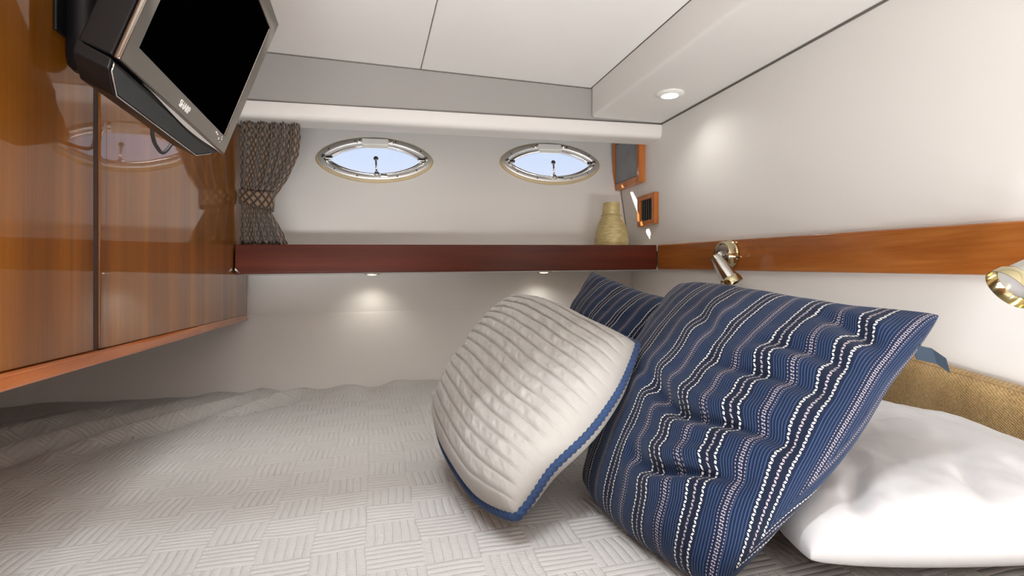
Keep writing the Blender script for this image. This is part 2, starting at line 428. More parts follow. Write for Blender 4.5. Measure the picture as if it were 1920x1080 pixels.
# seam between hull panel and headboard wall
tr = tube('trim_1', smooth_path([(XR-.001, 2.282, .162), (XR-.001, 2.335, .33), (XR-.001, 2.405, .56), (XR-.001, 2.455, .715)], 6), .0035, M['seam']); tag(tr, kind='structure')
tr = tube('trim_2', [(XR-.001, 2.272, .06+.02), (XR-.001, 2.244, -.105+.02)], .0035, M['seam']); tag(tr, kind='structure')
# ceiling of two vinyl panels with a seam at x = .18
zc = lambda x, y: .775-.0155*x
ceil = empty('ceiling', (0, .5, .78)); tag(ceil, kind='structure')
tilt_box('panel', (-1.22, .1795), (.461, 2.02), zc, lambda x, y: zc(x, y)+.015, M['ceil'], ceil, .003)
tilt_box('panel', (.1825, 1.2), (.461, 2.02), zc, lambda x, y: zc(x, y)+.015, M['ceil'], ceil, .003)
tilt_box('panel', (-1.22, 1.2), (-1.5, .14), zc, lambda x, y: zc(x, y)+.015, M['ceil'], ceil, .003)
tilt_box('panel', (-1.22, -.95), (.1405, .4605), zc, lambda x, y: zc(x, y)+.015, M['ceil'], ceil)
tilt_box('panel', (.80, 1.2), (.1405, .4605), zc, lambda x, y: zc(x, y)+.015, M['ceil'], ceil)
tilt_box('backing', (-1.22, 1.2), (.4615, 2.55), lambda x, y: zc(x, y)+.016, lambda x, y: zc(x, y)+.04, M['seam'], ceil)
for nm, x, y in (('hatch_side', (-.97, -.95), (.12, .48)), ('hatch_side', (.80, .82), (.12, .48)), ('hatch_side', (-.95, .80), (.12, .14)), ('hatch_side', (-.95, .80), (.4611, .48))):
    tilt_box(nm, x, y, lambda a, b: zc(a, b)+.016, lambda a, b: 1.16, M['seam'], ceil)
box('hatch_lid', (-.97, .82), (.12, .48), (1.161, 1.18), M['seam'], ceil)
# cross beam: upper step face and the padded roll below it
zs = lambda x, y=0: .6232+.0192*x
zb = lambda x, y=0: .568+.0186*x
step = tilt_box('trim_3', (-1.17, XR), (2.0, 2.12), lambda x, y: zs(x)+.003, lambda x, y: zc(x, y)-.001, M['beam'], bev=.004); tag(step, kind='structure')
def roll():
    V = []; F = []; prof = []
    for (y, k) in [(2.115, 1.0), (2.004, 1.0), (2.0, .96), (1.999, .75), (2.000, .5), (2.0015, .30), (2.005, .16), (2.011, .06), (2.019, .01), (2.035, 0), (2.115, .03)]:
        prof.append((y, k))
    for x in (-1.17, XR):
        for y, k in prof: V.append((x, y, zb(x)+(zs(x)-zb(x))*k))
    n = len(prof)
    for i in range(n): F.append((i, (i+1) % n, n+(i+1) % n, n+i))
    F += [tuple(range(n)), tuple(range(2*n-1, n-1, -1))]
    o = mesh_obj('trim_4', V, F, M['roll'], None, True); e = o.modifiers.new('es', 'EDGE_SPLIT'); e.split_angle = R(50); return o
tag(roll(), kind='structure')
# soffit along the headboard wall
sof = hexa('trim_5', [(x, y, z) for x in (.833, XR) for y in (-1.45, 1.998) for z in (.646, .772)], M['roll'], bev=.012, seg=4); tag(sof, kind='structure')
tr = tube('trim_6', [(XR-.001, -1.4, .645), (XR-.001, 2.0, .645)], .0028, M['seam']); tag(tr, kind='structure')
tr = tube('trim_7', [(.833, -1.4, zc(.833, 0)), (.833, 1.998, zc(.833, 0)), ], .0025, M['seam']); tag(tr, kind='structure')
tr = tube('trim_8', [(-1.1, 1.999, zs(-1.1)+.001), (XR, 1.999, zs(XR)+.001)], .0018, M['seam']); tag(tr, kind='structure')
tr = tube('trim_9', [(-1.1, 1.999, zc(-1.1, 0)), (.833, 1.999, zc(.833, 0))], .0022, M['seam']); tag(tr, kind='structure')

# ------------------------------------------------------------------ portholes
def ring(name, c, loops, m, parent, seg=96, closed=False):
    """loft lens loops: (a, b, p, height)"""
    V = []; F = []
    for a, b, p, h in loops: V += [port_pt(c, x, y, h) for x, y in lens_loop(a, b, p, seg)]
    n = len(loops)
    for i in range(n if closed else n-1):
        j = (i+1) % n
        for k in range(seg): k2 = (k+1) % seg; F.append((i*seg+k, i*seg+k2, j*seg+k2, j*seg+k))
    return mesh_obj(name, V, F, m, parent, True)
def pbox(name, c, x, y, h, m, parent, bev=.001):
    return hexa(name, [port_pt(c, a, b, d) for a in x for b in y for d in h], m, parent, bev)
def porthole(i, c):
    w = empty('window_%d' % i, port_pt(c, 0, 0, 0)); tag(w, kind='structure')
    ring('gasket', c, [(.214, .085, .62, .0005), (.238, .104, .575, .0005), (.240, .106, .575, .004), (.237, .103, .575, .010), (.226, .093, .585, .012), (.217, .087, .6, .009), (.213, .084, .62, .004)], M['gasket'], w, closed=True)
    ring('frame', c, [(.219, .0870, .60, .009), (.229, .0955, .585, .012), (.2295, .096, .585, .0145), (.226, .0935, .59, .017), (.2125, .0815, .66, .018), (.207, .0765, .69, .0165), (.205, .0745, .70, .008), (.203, .073, .70, -.006), (.211, .082, .64, -.006)], M['flange'], w, closed=True)
    ring('sash', c, [(.202, .0725, .71, .006), (.197, .0695, .74, .011), (.188, .0645, .80, .010), (.186, .063, .82, .004), (.186, .063, .82, -.006), (.202, .0725, .71, -.006)], M['chrome'], w, closed=True)
    V = [port_pt(c, 0, 0, -.004)]+[port_pt(c, x, y, -.004) for x, y in lens_loop(.1865, .0635, .82)]
    mesh_obj('pane', V, [(0, k, k % 96+1) for k in range(1, 97)], M['glass'], w)
    h = pbox('hinge_cover', c, (-.054, .054), (.062, .090), (.016, .026), M['white'], w, .002)
    pbox('flap', c, (-.053, .053), (.047, .0615), (.017, .021), M['white'], h, .001)
    for s in (-1, 1):
        t = tube('hinge_arm', [port_pt(c, s*.075, .071, .019), port_pt(c, s*.066, .079, .021), port_pt(c, s*.060, .087, .021)], .0035, M['chrome'], w, 8)
        l = lathe('latch', port_pt(c, s*.207, .004, .016), HN, [(.009, 0), (.0095, .006), (.006, .010), (.002, .011)], M['chrome'], w, 16)
        pbox('latch_plate', c, sorted((s*.172, s*.205)), (-.006, .008), (.012, .020), M['chrome'], w, .002)
        tube('latch_hook', [port_pt(c, s*.206, -.002, .018), port_pt(c, s*.200, -.014, .021), port_pt(c, s*.186, -.024, .019)], .0045, M['chrome'], w, 8)
        lathe('latch_screw', port_pt(c, s*.186, .002, .0195), HN, [(.0028, 0), (.0028, .0015), (.001, .002)], M['dark'], w, 10)
    for x, y in [(-.187, .0385), (-.082, .0805), (.084, .0805), (.187, .0385), (-.165, -.0515), (-.078, -.0810), (.083, -.0810), (.165, -.0515)]:
        lathe('screw', port_pt(c, x, y, .0165), HN, [(.0042, 0), (.0042, .0015), (.0015, .003)], M['lampch'], w, 10)
    k = lathe('catch', port_pt(c, 0, -.074, .012), HN, [(.013, 0), (.013, .010), (.009, .016), (.003, .018)], M['chrome'], w, 20)
    tube('lever', [port_pt(c, 0, -.070, .026), port_pt(c, -.001, -.040, .034), port_pt(c, -.001, -.020, .038)], .0042, M['chrome'], w, 10)
    lathe('lever_knob', port_pt(c, -.001, -.012, .034), HN, [(.004, -.002), (.0095, 0), (.0105, .004), (.0095, .008), (.004, .010)], M['lampch'], w, 18)
    pbox('catch_keeper', c, (.016, .045), (-.084, -.074), (.014, .024), M['chrome'], w, .002)
for i, c in enumerate(PORTS): porthole(i+1, c)

# ------------------------------------------------------------------ shelf and rail
zst = lambda x, y=0: .1424+.01724*x
zsb = lambda x, y=0: .0444+.01724*x
shelf = empty('wall_shelf', (.35, 2.13, .1)); tag(shelf, 'long dark mahogany shelf below the two portholes', 'shelf')
tilt_box('fascia', (-.428, 1.115), (2.0, 2.022), zsb, zst, M['shelf'], shelf, .004, 3)
tilt_box('shelf_board', (-.428, 1.134), (2.0225, 2.272), lambda x, y: zst(x)-.024, lambda x, y: zst(x)-.003, M['wall'], shelf)
so_ = tilt_box('underside_panel', (-.428, 1.134), (2.0225, 2.268), zsb, lambda x, y: zsb(x)+.014, M['wall'], shelf); tag(so_, 'pale panel under the shelf')
mk = M['print']
mesh_obj('scuff', [(-.4275+a, 1.9985, zsb(-.42)+b) for a, b in [(0, .012), (.010, .008), (.016, .000), (.012, .006), (.006, .015), (.002, .02)]]+[(-.4275+a, 1.9996, zsb(-.42)+b) for a, b in [(0, .012), (.010, .008), (.016, .000), (.012, .006), (.006, .015), (.002, .02)]],
         [(0, 1, 2, 3, 4, 5), (6, 7, 8, 9, 10, 11)], mk, shelf)
rzt = lambda x, y: .088+.037*y
rzb = lambda x, y: -.010+.037*y
rail = empty('wall_rail', (XR, 1, .05)); tag(rail, 'long amber cherry wood rail across the wall above the headboard', 'rail')
tilt_box('rail_board', (1.116, XR-.001), (-.35, 1.999), rzb, rzt, M['rail'], rail, .005, 3)

def shelf_light(x, label):
    t = empty('recessed_light', (x, 2.15, zsb(x))); tag(t, label, 'light', 'lights under the shelf')
    b = (x, 2.15, zsb(x))
    lathe('bezel', b, (0, 0, -1), [(.024, -.0), (.032, 0.0), (.032, .003), (.025, .005), (.021, .003)], M['lampch'], t, 28, cap=False)
    lathe('lens', b, (0, 0, -1), [(.0225, 0.0005), (.021, .004), (.012, .0062), (.003, .0066)], M['lens'], t, 24)
    l = lamp('lamp_glow', 'SPOT', (x, 2.17, zsb(x)-.012), (x, 2.20, -.4), .75, (1, .95, .86), spot_size=R(130), spot_blend=.9, shadow_soft_size=.02)
    l.parent = t; l.matrix_parent_inverse = t.matrix_basis.inverted()
shelf_light(.012, 'small lit recessed light under the shelf, below the left porthole')
shelf_light(.690, 'small lit recessed light under the shelf, above the pillows')

dl = empty('downlight', (.983, 1.676, .646)); tag(dl, 'round lit downlight with white ring in the soffit', 'downlight')
lathe('ring', (.983, 1.676, .646), (0, 0, -1), [(.026, -.001), (.046, -.001), (.047, .003), (.040, .007), (.029, .009), (.026, .004)], M['white'], dl, 36, cap=False)
lathe('lens', (.983, 1.676, .646), (0, 0, -1), [(.026, .001), (.024, .005), (.010, .007), (.002, .0075)], mat_emit('bright_lens', (1, .95, .86), 7), dl, 28)
l = lamp('downlight_glow', 'SPOT', (.983, 1.676, .632), (1.0, 1.62, -.4), 2.2, (1, .96, .90), spot_size=R(150), spot_blend=.8, shadow_soft_size=.025)
l.parent = dl; l.matrix_parent_inverse = dl.matrix_basis.inverted()

# ------------------------------------------------------------------ speaker and vent on the headboard wall
def frame4(name, y0, y1, z0, z1, wy, wz, x0, x1, m, parent, dz=0):
    """four mitred bars on the wall x = XR; returns one mesh"""
    o = [(y0, z0), (y1, z0), (y1, z1), (y0, z1)]; i = [(y0+wy, z0+wz), (y1-wy, z0+wz), (y1-wy, z1-wz), (y0+wy, z1-wz)]
    V = []
    for x in (x0, x1): V += [(x, *p) for p in o]+[(x, *p) for p in i]
    F = []
    for k in range(4):
        k2 = (k+1) % 4
        F += [(k, k2, 4+k2, 4+k), (8+k, 12+k, 12+k2, 8+k2), (k, 8+k, 8+k2, k2), (4+k, 4+k2, 12+k2, 12+k)]
    return bevel(mesh_obj(name, V, F, m, parent), .003, 2)
sp = empty('loudspeaker', (XR, 2.27, .55)); tag(sp, 'wall speaker with grey cloth front in a wooden frame, right of portholes', 'speaker')
frame4('frame', 2.135, 2.40, .437, .682, .022, .030, XR-.030, XR-.0005, M['frame'], sp)
bevel(box('cloth', (XR-.024, XR-.004), (2.158, 2.378), (.468, .651), M['speaker_cloth'], sp), .004)
vt = empty('air_vent', (XR, 2.09, .31)); tag(vt, 'small wooden framed air vent with dark slats above the rail', 'vent')
frame4('frame', 2.022, 2.172, .250, .378, .026, .021, XR-.020, XR-.0005, M['frame'], vt)
box('backing', (XR-.004, XR-.001), (2.05, 2.145), (.273, .355), M['dark'], vt)
for k in range(5):
    y = 2.060+k*.0185
    o = hexa('slat', [(x, y+d+(.006 if x > XR-.01 else 0), z) for x in (XR-.016, XR-.005) for d in (-.0018, .0018) for z in (.2715, .3565)], M['slat'], vt)

# ------------------------------------------------------------------ vase
vz = zst(.98)-.003
vs = empty('vase', (.985, 2.145, vz)); tag(vs, 'flared gold straw-textured vase with a tied neck on the shelf end', 'vase')
lathe('body', (.985, 2.145, vz), (0, 0, 1), [(.066, .0005), (.071, .004), (.0715, .03), (.066, .07), (.056, .10), (.045, .125), (.0395, .134), (.0385, .139), (.038, .160), (.0355, .186), (.0335, .189), (.031, .186), (.033, .15)], M['vase'], vs, 40)
tube('neck_cord', [(.985+.0405*math.cos(t), 2.145+.0405*math.sin(t), vz+.1365+.002*math.sin(t*2)) for t in np.linspace(0, 2*math.pi, 40, endpoint=False)], .0028, M['vase'], vs, 8, True)

# ------------------------------------------------------------------ wardrobe cabinet on the left
XC = -.43
cab = empty('wardrobe_cabinet', (-.8, 1.3, -.128)); tag(cab, 'glossy cherry wood hanging cabinet filling the left side of the cabin', 'cabinet')
V = [(x, y, z) for x in (-1.168, XC-.016) for y, z in [(.30, -.126), (.30, .77), (2.235, -.126), (2.262, .05), (2.272, .12), (2.0, .77)]]
# carcass: side profile follows the sloping hull
prof = [(.30, -.126), (2.215, -.126), (2.245, .05), (2.262, .13), (2.385, .545), (1.995, .556), (1.995, .772), (.30, .772)]
n = len(prof); V = [(x, y, z) for x in (-1.168, XC-.016) for y, z in prof]
mesh_obj('carcass', V, [tuple(range(n)), tuple(range(2*n-1, n-1, -1))]+[(i, n+i, n+(i+1) % n, (i+1) % n) for i in range(n)], M['cab'], cab)
def slab(name, y0, y1, z0, z1, x0, x1, m, bev=.003, seg=3):
    return box(name, (x0, x1), (y0, y1), (z0, z1), m, cab, bev, seg)
slab('door', .32, 1.037, -.1055, .765, XC-.0155, XC, M['cab'], .002)
slab('door', 1.0825, 1.597, -.1055, .765, XC-.0155, XC, M['cab'], .001, 2)
slab('edge_lipping', 1.0565, 1.0822, -.1055, .765, XC-.0155, XC+.001, M['cab'], .0025, 3)
slab('gap_shade_strip', 1.0375, 1.0563, -.1055, .765, XC-.0155, XC-.0015, M['gap_shade'], 0.0004)  # dark strip added to stand for shade on the side of the gap
# fixed end panel runs back to the hull
prof = [(1.598, -.1055), (2.205, -.1055), (2.225, .045), (1.9985, .047), (1.9985, .135), (2.25, .138), (2.375, .54), (1.99, .55), (1.99, .765), (1.598, .765)]
n = len(prof); V = [(x, y, z) for x in (XC-.0155, XC-.001) for y, z in prof]
mesh_obj('end_panel', V, [tuple(range(n)), tuple(range(2*n-1, n-1, -1))]+[(i, n+i, n+(i+1) % n, (i+1) % n) for i in range(n)], M['cab'], cab)
slab('bottom_rail', .30, 1.598, -.128, -.1062, XC-.0155, XC+.010, M['cabh'], .006, 4)
slab('end_rail', 1.5985, 2.205, -.128, -.1062, XC-.0155, XC+.003, M['cabh'], .004, 3)

# ------------------------------------------------------------------ television
A20 = math.atan2(.08, .213)
tn = Vector((math.cos(A20), 0, -math.sin(A20))); tu = Vector((math.sin(A20), 0, math.cos(A20))); ty = Vector((0, 1, 0))
T0 = Vector((-.2705, .771, .291))                      # lower near corner of the screen
TW, TH = .412, .232
def tv_pt(a, b, d): return T0+ty*a+tu*b+tn*d
tv = empty('television', tv_pt(TW/2, 0, -.05)); tag(tv, 'tilted flat television with mirrored bezel hung on the cabinet', 'television')
def tbox(name, a, b, d, m, parent, bev=0, seg=2):
    return hexa(name, [tv_pt(x, y, z) for x in d for y in a for z in ()] or [tv_pt(x, y, z) for z in d for x in a for y in b], m, parent, bev, seg)
BL, BR_, BB, BT = -.037, TW+.030, -.031, TH+.026
def tv_frame():
    o = [(BL, BB), (BR_, BB), (BR_, BT), (BL, BT)]; i = [(0, 0), (TW, 0), (TW, TH), (0, TH)]
    V = []
    for lst, d in ((o, -.005), (o, .0035), (i, .0), (i, -.006)): V += [tv_pt(a, b, d) for a, b in lst]
    F = []
    for r in range(3):
        for k in range(4): k2 = (k+1) % 4; F.append((r*4+k, r*4+k2, r*4+4+k2, r*4+4+k))
    for k in range(4): k2 = (k+1) % 4; F.append((12+k, 12+k2, k2, k))
    return bevel(mesh_obj('bezel', V, F, M['bezel'], tv), .0022, 2, 30)
bz = tv_frame()
mesh_obj('screen', [tv_pt(a, b, d) for d in (-.0055, -.0015) for a, b in [(0.0005, .0005), (TW-.0005, .0005), (TW-.0005, TH-.0005), (.0005, TH-.0005)]], [(0, 1, 2, 3), (4, 7, 6, 5), (0, 4, 5, 1), (1, 5, 6, 2), (2, 6, 7, 3), (3, 7, 4, 0)], M['screen'], tv)
def frustum(name, r0, d0, r1, d1, m, parent, bev=.003):
    V = [tv_pt(a, b, d0) for a, b in r0]+[tv_pt(a, b, d1) for a, b in r1]
    n = len(r0); F = [tuple(range(n)), tuple(range(2*n-1, n-1, -1))]+[(i, n+i, n+(i+1) % n, (i+1) % n) for i in range(n)]
    return bevel(mesh_obj(name, V, F, m, parent), bev, 2)
rc = lambda a0, a1, b0, b1: [(a0, b0), (a1, b0), (a1, b1), (a0, b1)]
frustum('back_housing', rc(BL+.002, BR_-.002, BB+.002, BT-.002), -.0065, rc(BL+.004, BR_-.004, BB+.004, BT-.004), -.045, M['black'], tv)
frustum('rear_cover', rc(BL+.03, BR_-.03, BB+.03, BT-.02), -.0455, rc(BL+.08, BR_-.08, BB+.05, BT-.05), -.075, M['black'], tv)
# chin with the speaker grille, swept below the bezel
ch = [(BL+.003, BB-.001), (BL+.006, BB-.014), (BL+.040, BB-.036), (BR_-.115, BB-.036), (BR_-.015, BB-.005), (BR_-.003, BB-.001)]
chin = frustum('chin', ch, -.006, [(a, b+.004) for a, b in ch], -.046, M['black'], tv, .002)
g = [(BL+.010, BB-.006), (BL+.013, BB-.014), (BL+.045, BB-.0325), (BR_-.120, BB-.0325), (BR_-.050, BB-.0125), (BR_-.16, BB-.0125), (BR_-.26, BB-.0085)]
frustum('grille', g, -.0058, g, -.0038, M['grille'], chin, .0005)
tube('chin_trim', [tv_pt(a, b, -.0045) for a, b in [(BL+.008, BB-.004), (BL+.0105, BB-.0145), (BL+.042, BB-.0345), (BR_-.117, BB-.0345), (BR_-.045, BB-.0125)]], .0011, M['chrome'], chin, 6)
hl = [(a, BB-.0008-.0085*math.sin(math.pi*((a-.05)/(BR_-.05)))**1.5*.9) for a in np.linspace(.05, BR_-.001, 16)]
frustum('chin_sweep', [(BR_-.002, BB-.0006), (.05, BB-.0006)]+hl, -.0052, [(BR_-.002, BB-.0004), (.05, BB-.0004)]+hl, -.0012, M['chrome'], chin, .0004)
# print on the bezel
def letters(txt, a, b, size, name):
    cu = bpy.data.curves.new('print', 'FONT'); cu.body = txt; cu.size = size; cu.extrude = .0003; cu.offset = size*.022
    tmp = bpy.data.objects.new('print', cu); COL.objects.link(tmp)
    dg = bpy.context.evaluated_depsgraph_get(); me = bpy.data.meshes.new_from_object(tmp.evaluated_get(dg)); bpy.data.objects.remove(tmp)
    me.materials.clear(); me.materials.append(M['print'])
    o = bpy.data.objects.new(name, me); COL.objects.link(o)
    p = tv_pt(a, b, .0024-.0)
    o.matrix_world = Matrix(((ty.x, tu.x, tn.x, p.x), (ty.y, tu.y, tn.y, p.y), (ty.z, tu.z, tn.z, p.z), (0, 0, 0, 1)))
    mw = o.matrix_world.copy(); o.parent = tv; o.matrix_parent_inverse = tv.matrix_basis.inverted(); o.matrix_basis = mw
    return o
letters('SHARP', .160, -.0215, .0155, 'lettering')
for a, b, w, h in [(.352, -.010, .006, .0028), (.362, -.011, .006, .0028), (.392, -.0085, .0035, .0016), (.3955, -.0125, .0022, .0022), (.379, -.0165, .0016, .0045), (.392, -.019, .0016, .0016)]:
    tbox('control_mark', (a, a+w), (b, b+h), (.0018, .0026), M['print'], tv)
# swivel mount
mt = lathe('mount_column', (XC+.022, .955, .315), (0, 0, 1), [(.012, 0), (.020, .008), (.022, .02), (.022, .43), (.020, .44)], M['black'], tv, 20)
box('mount_plate', (XC+.0005, XC+.006), (.915, .995), (.36, .70), M['black'], mt, .002)
V0 = Vector((XC+.03, .955, .45)); V1 = tv_pt(TW/2, .13, -.077)
tube('mount_arm', [V0, (V0+V1)/2, V1], .017, M['black'], tv, 12)
tbox('mount_head', (TW/2-.05, TW/2+.05), (.08, .18), (-.085, -.0755), M['black'], tv, .002)
# power lead hanging below
tube('power_lead', smooth_path([tv_pt(.14, BB+.03, -.05), (-.335, 1.0, .262), (-.345, 1.035, .246), (-.36, 1.10, .243), (-.37, 1.17, .25), (-.36, 1.22, .30)], 8), .0032, M['rubber'], tv, 8)

# ------------------------------------------------------------------ curtain
def curtain():
    t = empty('curtain', (-.33, 2.055, .14)); tag(t, 'tied back brown curtain with a diamond weave at the shelf end', 'curtain')
    NU, NV = 260, 150
    u = np.linspace(0, 1, NU); v = np.linspace(0, 1, NV); U_, V_ = np.meshgrid(u, v)
    zt_, zb_ = .563, .139
    kv = [0, .10, .25, .45, .60, .66, .74, .80, .9, 1]
    L = np.interp(V_, kv, [-.424, -.424, -.424, -.4235, -.421, -.420, -.419, -.421, -.424, -.425])
    Rr = np.interp(V_, kv, [-.232, -.229, -.236, -.272, -.312, -.322, -.324, -.310, -.287, -.272])
    amp = np.interp(V_, kv, [.018, .021, .022, .019, .012, .008, .008, .016, .021, .022])
    nf = 5.5
    ph = U_*nf*2*np.pi + 1.1*np.sin(U_*9+.6) + .7*np.sin(V_*3+U_*5)
    top = np.exp(-V_*14)
    fold = 2.2*np.abs(np.sin(ph/2))**.75-1.2 + .2*np.sin(2*ph+.7) + top*.7*np.sin(U_*27*2*np.pi*.8+2)
    bulge = np.sin(np.pi*U_)**.7
    X = L+(Rr-L)*(U_+.012*np.cos(ph)*(1-.3*V_))
    Y = 2.060+amp*fold*.8 - bulge*np.interp(V_, kv, [.0, .004, .008, .012, .02, .024, .024, .016, .012, .010])
    drop = np.interp(V_, [0, .95, 1], [0, 0, 1])
    Z = zt_+(zb_-zt_)*V_ + drop*.004*np.abs(fold)
    Z = Z+.0186*(X+.3)
    Y = np.maximum(Y, 2.027)
    V = np.stack([X, Y, Z], -1).reshape(-1, 3); uv = np.stack([U_*1.05, V_*.98], -1).reshape(-1, 2)
    idx = np.arange(NU*NV).reshape(NV, NU)
    F = np.stack([idx[:-1, :-1], idx[:-1, 1:], idx[1:, 1:], idx[1:, :-1]], -1).reshape(-1, 4)
    o = mesh_obj('cloth', V, F, M['curtain'], t, True, uv)
    so = o.modifiers.new('thick', 'SOLIDIFY'); so.thickness = .0018; so.offset = 0
    # tieback band
    NB, NH = 64, 9; V = []; uv = []; F = []
    for j in range(NH):
        h = j/(NH-1)
        for k in range(NB):
            a = 2*math.pi*k/NB
            xx = -.371+.0535*math.cos(a)*(1+.04*math.sin(h*math.pi)); yy = 2.052-.033*math.sin(a)*(1+.05*math.sin(h*math.pi))
            zz = .318-.050*h-.012*math.cos(a)*(.3+h*.7)+.003*math.sin(3*a)
            V.append((xx, yy, zz)); uv.append((k/NB*1.05, .3+h*.12))
    for j in range(NH-1):
        for k in range(NB): k2 = (k+1) % NB; F.append((j*NB+k, j*NB+k2, (j+1)*NB+k2, (j+1)*NB+k))
    tb = mesh_obj('tieback', V, F, M['curtain'], t, True, uv)
    so = tb.modifiers.new('thick', 'SOLIDIFY'); so.thickness = .003; so.offset = 1
    # a folded tail of the tieback crossing the lower cloth
    return t
curtain()

# ------------------------------------------------------------------ reading lamps
def reading_lamp(base, ball, top, rim, label, r0=.0155, r1=.033):
    t = empty('reading_lamp', base); tag(t, label, 'wall lamp')
    b = Vector(base)
    lathe('wall_plate', b, (-1, 0, 0), [(.044, .0005), (.046, .006), (.043, .010), (.0425, .030), (.040, .034), (.036, .034), (.033, .029), (.012, .027), (.004, .027)], M['brass'], t, 40)
    lathe('dish', b, (-1, 0, 0), [(.0325, .0295), (.030, .0285), (.014, .0285), (.012, .036), (.004, .038)], M['lampch'], t, 32)
    bl = Vector(ball); lathe('ball_joint', bl-Vector((0, 0, .011)), (0, 0, 1), [(.001, 0), (.006, .002), (.0095, .006), (.011, .011), (.0095, .016), (.006, .020), (.001, .022)], M['chrome'], t, 24)
    tp = Vector(top); rm = Vector(rim); ax = (rm-tp).normalized(); L = (rm-tp).length
    tube('stem', [b+Vector((-.028, 0, 0)), bl], .005, M['chrome'], t, 12)
    d = (tp-bl).normalized()
    ar = tube('arm', [bl-d*.03, bl-d*.006, bl+d*.006, tp+d*.012], .0050, M['brass'], t, 14)
    lathe('arm_tip', tp+d*.012, d, [(.0055, 0), (.0065, .002), (.006, .005), (.002, .007)], M['brass'], t, 16)
    sh = lathe('shade', tp-ax*.004, ax, [(.004, 0), (r0*.85, .001), (r0, .006), (r0+(r1-r0)*.62, L*.74), (r0+(r1-r0)*.66, L*.78)], M['lampch'], t, 44)
    lathe('rim', tp-ax*.004, ax, [(r0+(r1-r0)*.62, L*.76), (r0+(r1-r0)*.70, L*.77), (r1*.97, L*.86), (r1, L), (r1*.97, L), (r1*.92, L*.88), (r0+(r1-r0)*.6, L*.80)], M['brass'], t, 44, cap=False)
    lathe('bulb_lens', tp-ax*.004, ax, [(r1*.80, L*.80), (r1*.80, L*.85), (r1*.5, L*.88), (.002, L*.89)], M['lens_off'], t, 32)
    return t
reading_lamp((1.1155, 1.535, .097), (1.066, 1.52, .094), (1.024, 1.482, .087), (1.060, 1.444, .000), 'chrome and brass reading lamp on the rail beside the shelf corner')
reading_lamp((1.1155, .60, .062), (1.068, .598, .060), (1.012, .604, .047), (.940, .630, -.009), 'chrome and brass reading lamp at the right edge of the photo', r1=.035)

# ------------------------------------------------------------------ bed
zbed = lambda x: -.372+.0175*x
hbd = empty('headboard', (XR, .9, -.4)); tag(hbd, 'tan chenille padded headboard behind the pillows', 'headboard')
def headboard():
    ys = np.linspace(-.35, 1.75, 90); V = []; F = []
    def top(y): return -.146-.15*max(0, .965-y)+.02*max(0, .55-y)**1.2-.03*max(0, y-1.4)**1.5*2
    prof = [(-.001, 0), (-.014, .004), (-.030, .002), (-.042, -.006), (-.050, -.02), (-.053, -.05), (-.054, -.12), (-.052, -.30)]
    for y in ys:
        for dx, dz in prof: V.append((XR+dx, y, top(y)+dz+.0015*math.sin(y*60)*(dz < -.03)))
        V.append((XR-.001, y, top(y)-.30))
    n = len(prof)+1
    for i in range(len(ys)-1):
        for k in range(n): F.append((i*n+k, i*n+(k+1) % n, (i+1)*n+(k+1) % n, (i+1)*n+k))
    F += [tuple(range(n)), tuple((len(ys)-1)*n+k for k in range(n-1, -1, -1))]
    mesh_obj('padded_panel', V, F, M['chenille'], hbd, True)
    tube('welt', [(XR-.036, y, top(y)-.001) for y in ys], .0022, M['chenille'], hbd, 8)
headboard()
bb = box('bed_base', (-1.165, 1.08), (.22, 2.04), (-.949, -.62), M['cabh'], None, .01); tag(bb, 'wooden berth platform under the mattress', 'bed base')
mt = hexa('mattress', [(x, y, z+(.0175*x)) for x in (-1.16, 1.075) for y in (.24, 2.085) for z in (-.598, -.425)], M['mattress'], None, .04, 4); tag(mt, 'thick mattress under the quilted bedspread', 'mattress')

def bedspread():
    # fine grid over the top, then rolled down the far and near edges
    xs = np.arange(-1.162, 1.0765, .0075); ys = np.concatenate([np.arange(.215, 1.9, .0075), np.arange(1.9, 2.165, .005)])
    X, Y = np.meshgrid(xs, ys)
    Z = zbed(X)+.010*fbm(X*3+7, Y*3, 3)+.006*fbm(X*9, Y*9, 8)
    for a, b, h, w in [((-.80, 1.42), (-.50, 2.12), .034, .035), ((-.68, 1.45), (-.34, 2.16), .032, .032), ((-1.0, 1.35), (-.74, 2.1), .03, .04), ((-.46, 1.75), (-.20, 2.15), .022, .03), ((-.9, 1.2), (-.72, 1.6), .014, .03), ((.05, 1.92), (.12, 2.16), .016, .04), ((-.12, 1.9), (-.05, 2.16), .016, .05)]:
        d, t = seg_dist(X+.02*np.sin(Y*9), Y, a, b)
        Z += h*np.exp(-(d/w)**2)*np.sin(np.pi*np.clip(t*.85+.12, 0, 1)) - .45*h*np.exp(-((d-w*1.7)/w)**2)*(np.sin(np.pi*t))
    # puckered far edge, tucked against the hull
    far = np.clip((Y-1.95)/.2, 0, 1)
    Z += far*(.006+.026*fbm(X*6+2, Y*1.5, 21))
    Z -= np.clip((Y-2.115)/.05, 0, 1)**2*.05
    near = np.clip((.27-Y)/.055, 0, 1); Z -= near**2*.07
    Z -= np.clip((X-1.04)/.04, 0, 1)**2*.01
    # hull clearance: liner front face at this height
    ymax = 2.235+(Z+.108-.0175*X)*(.113/.392)-.004
    Yc = np.minimum(Y, ymax)
    V = np.stack([X, Yc, Z], -1).reshape(-1, 3); h, w = X.shape
    idx = np.arange(h*w).reshape(h, w)
    F = np.stack([idx[:-1, :-1], idx[:-1, 1:], idx[1:, 1:], idx[1:, :-1]], -1).reshape(-1, 4)
    o = mesh_obj('bedspread', V, F, M['quilt'], None, True)
    if o.data.polygons[0].normal.z < 0: o.data.flip_normals()
    so = o.modifiers.new('thick', 'SOLIDIFY'); so.thickness = .008; so.offset = -1
    tag(o, 'pale grey quilted bedspread with basketweave stitching covering the berth', 'bedspread')
bedspread()

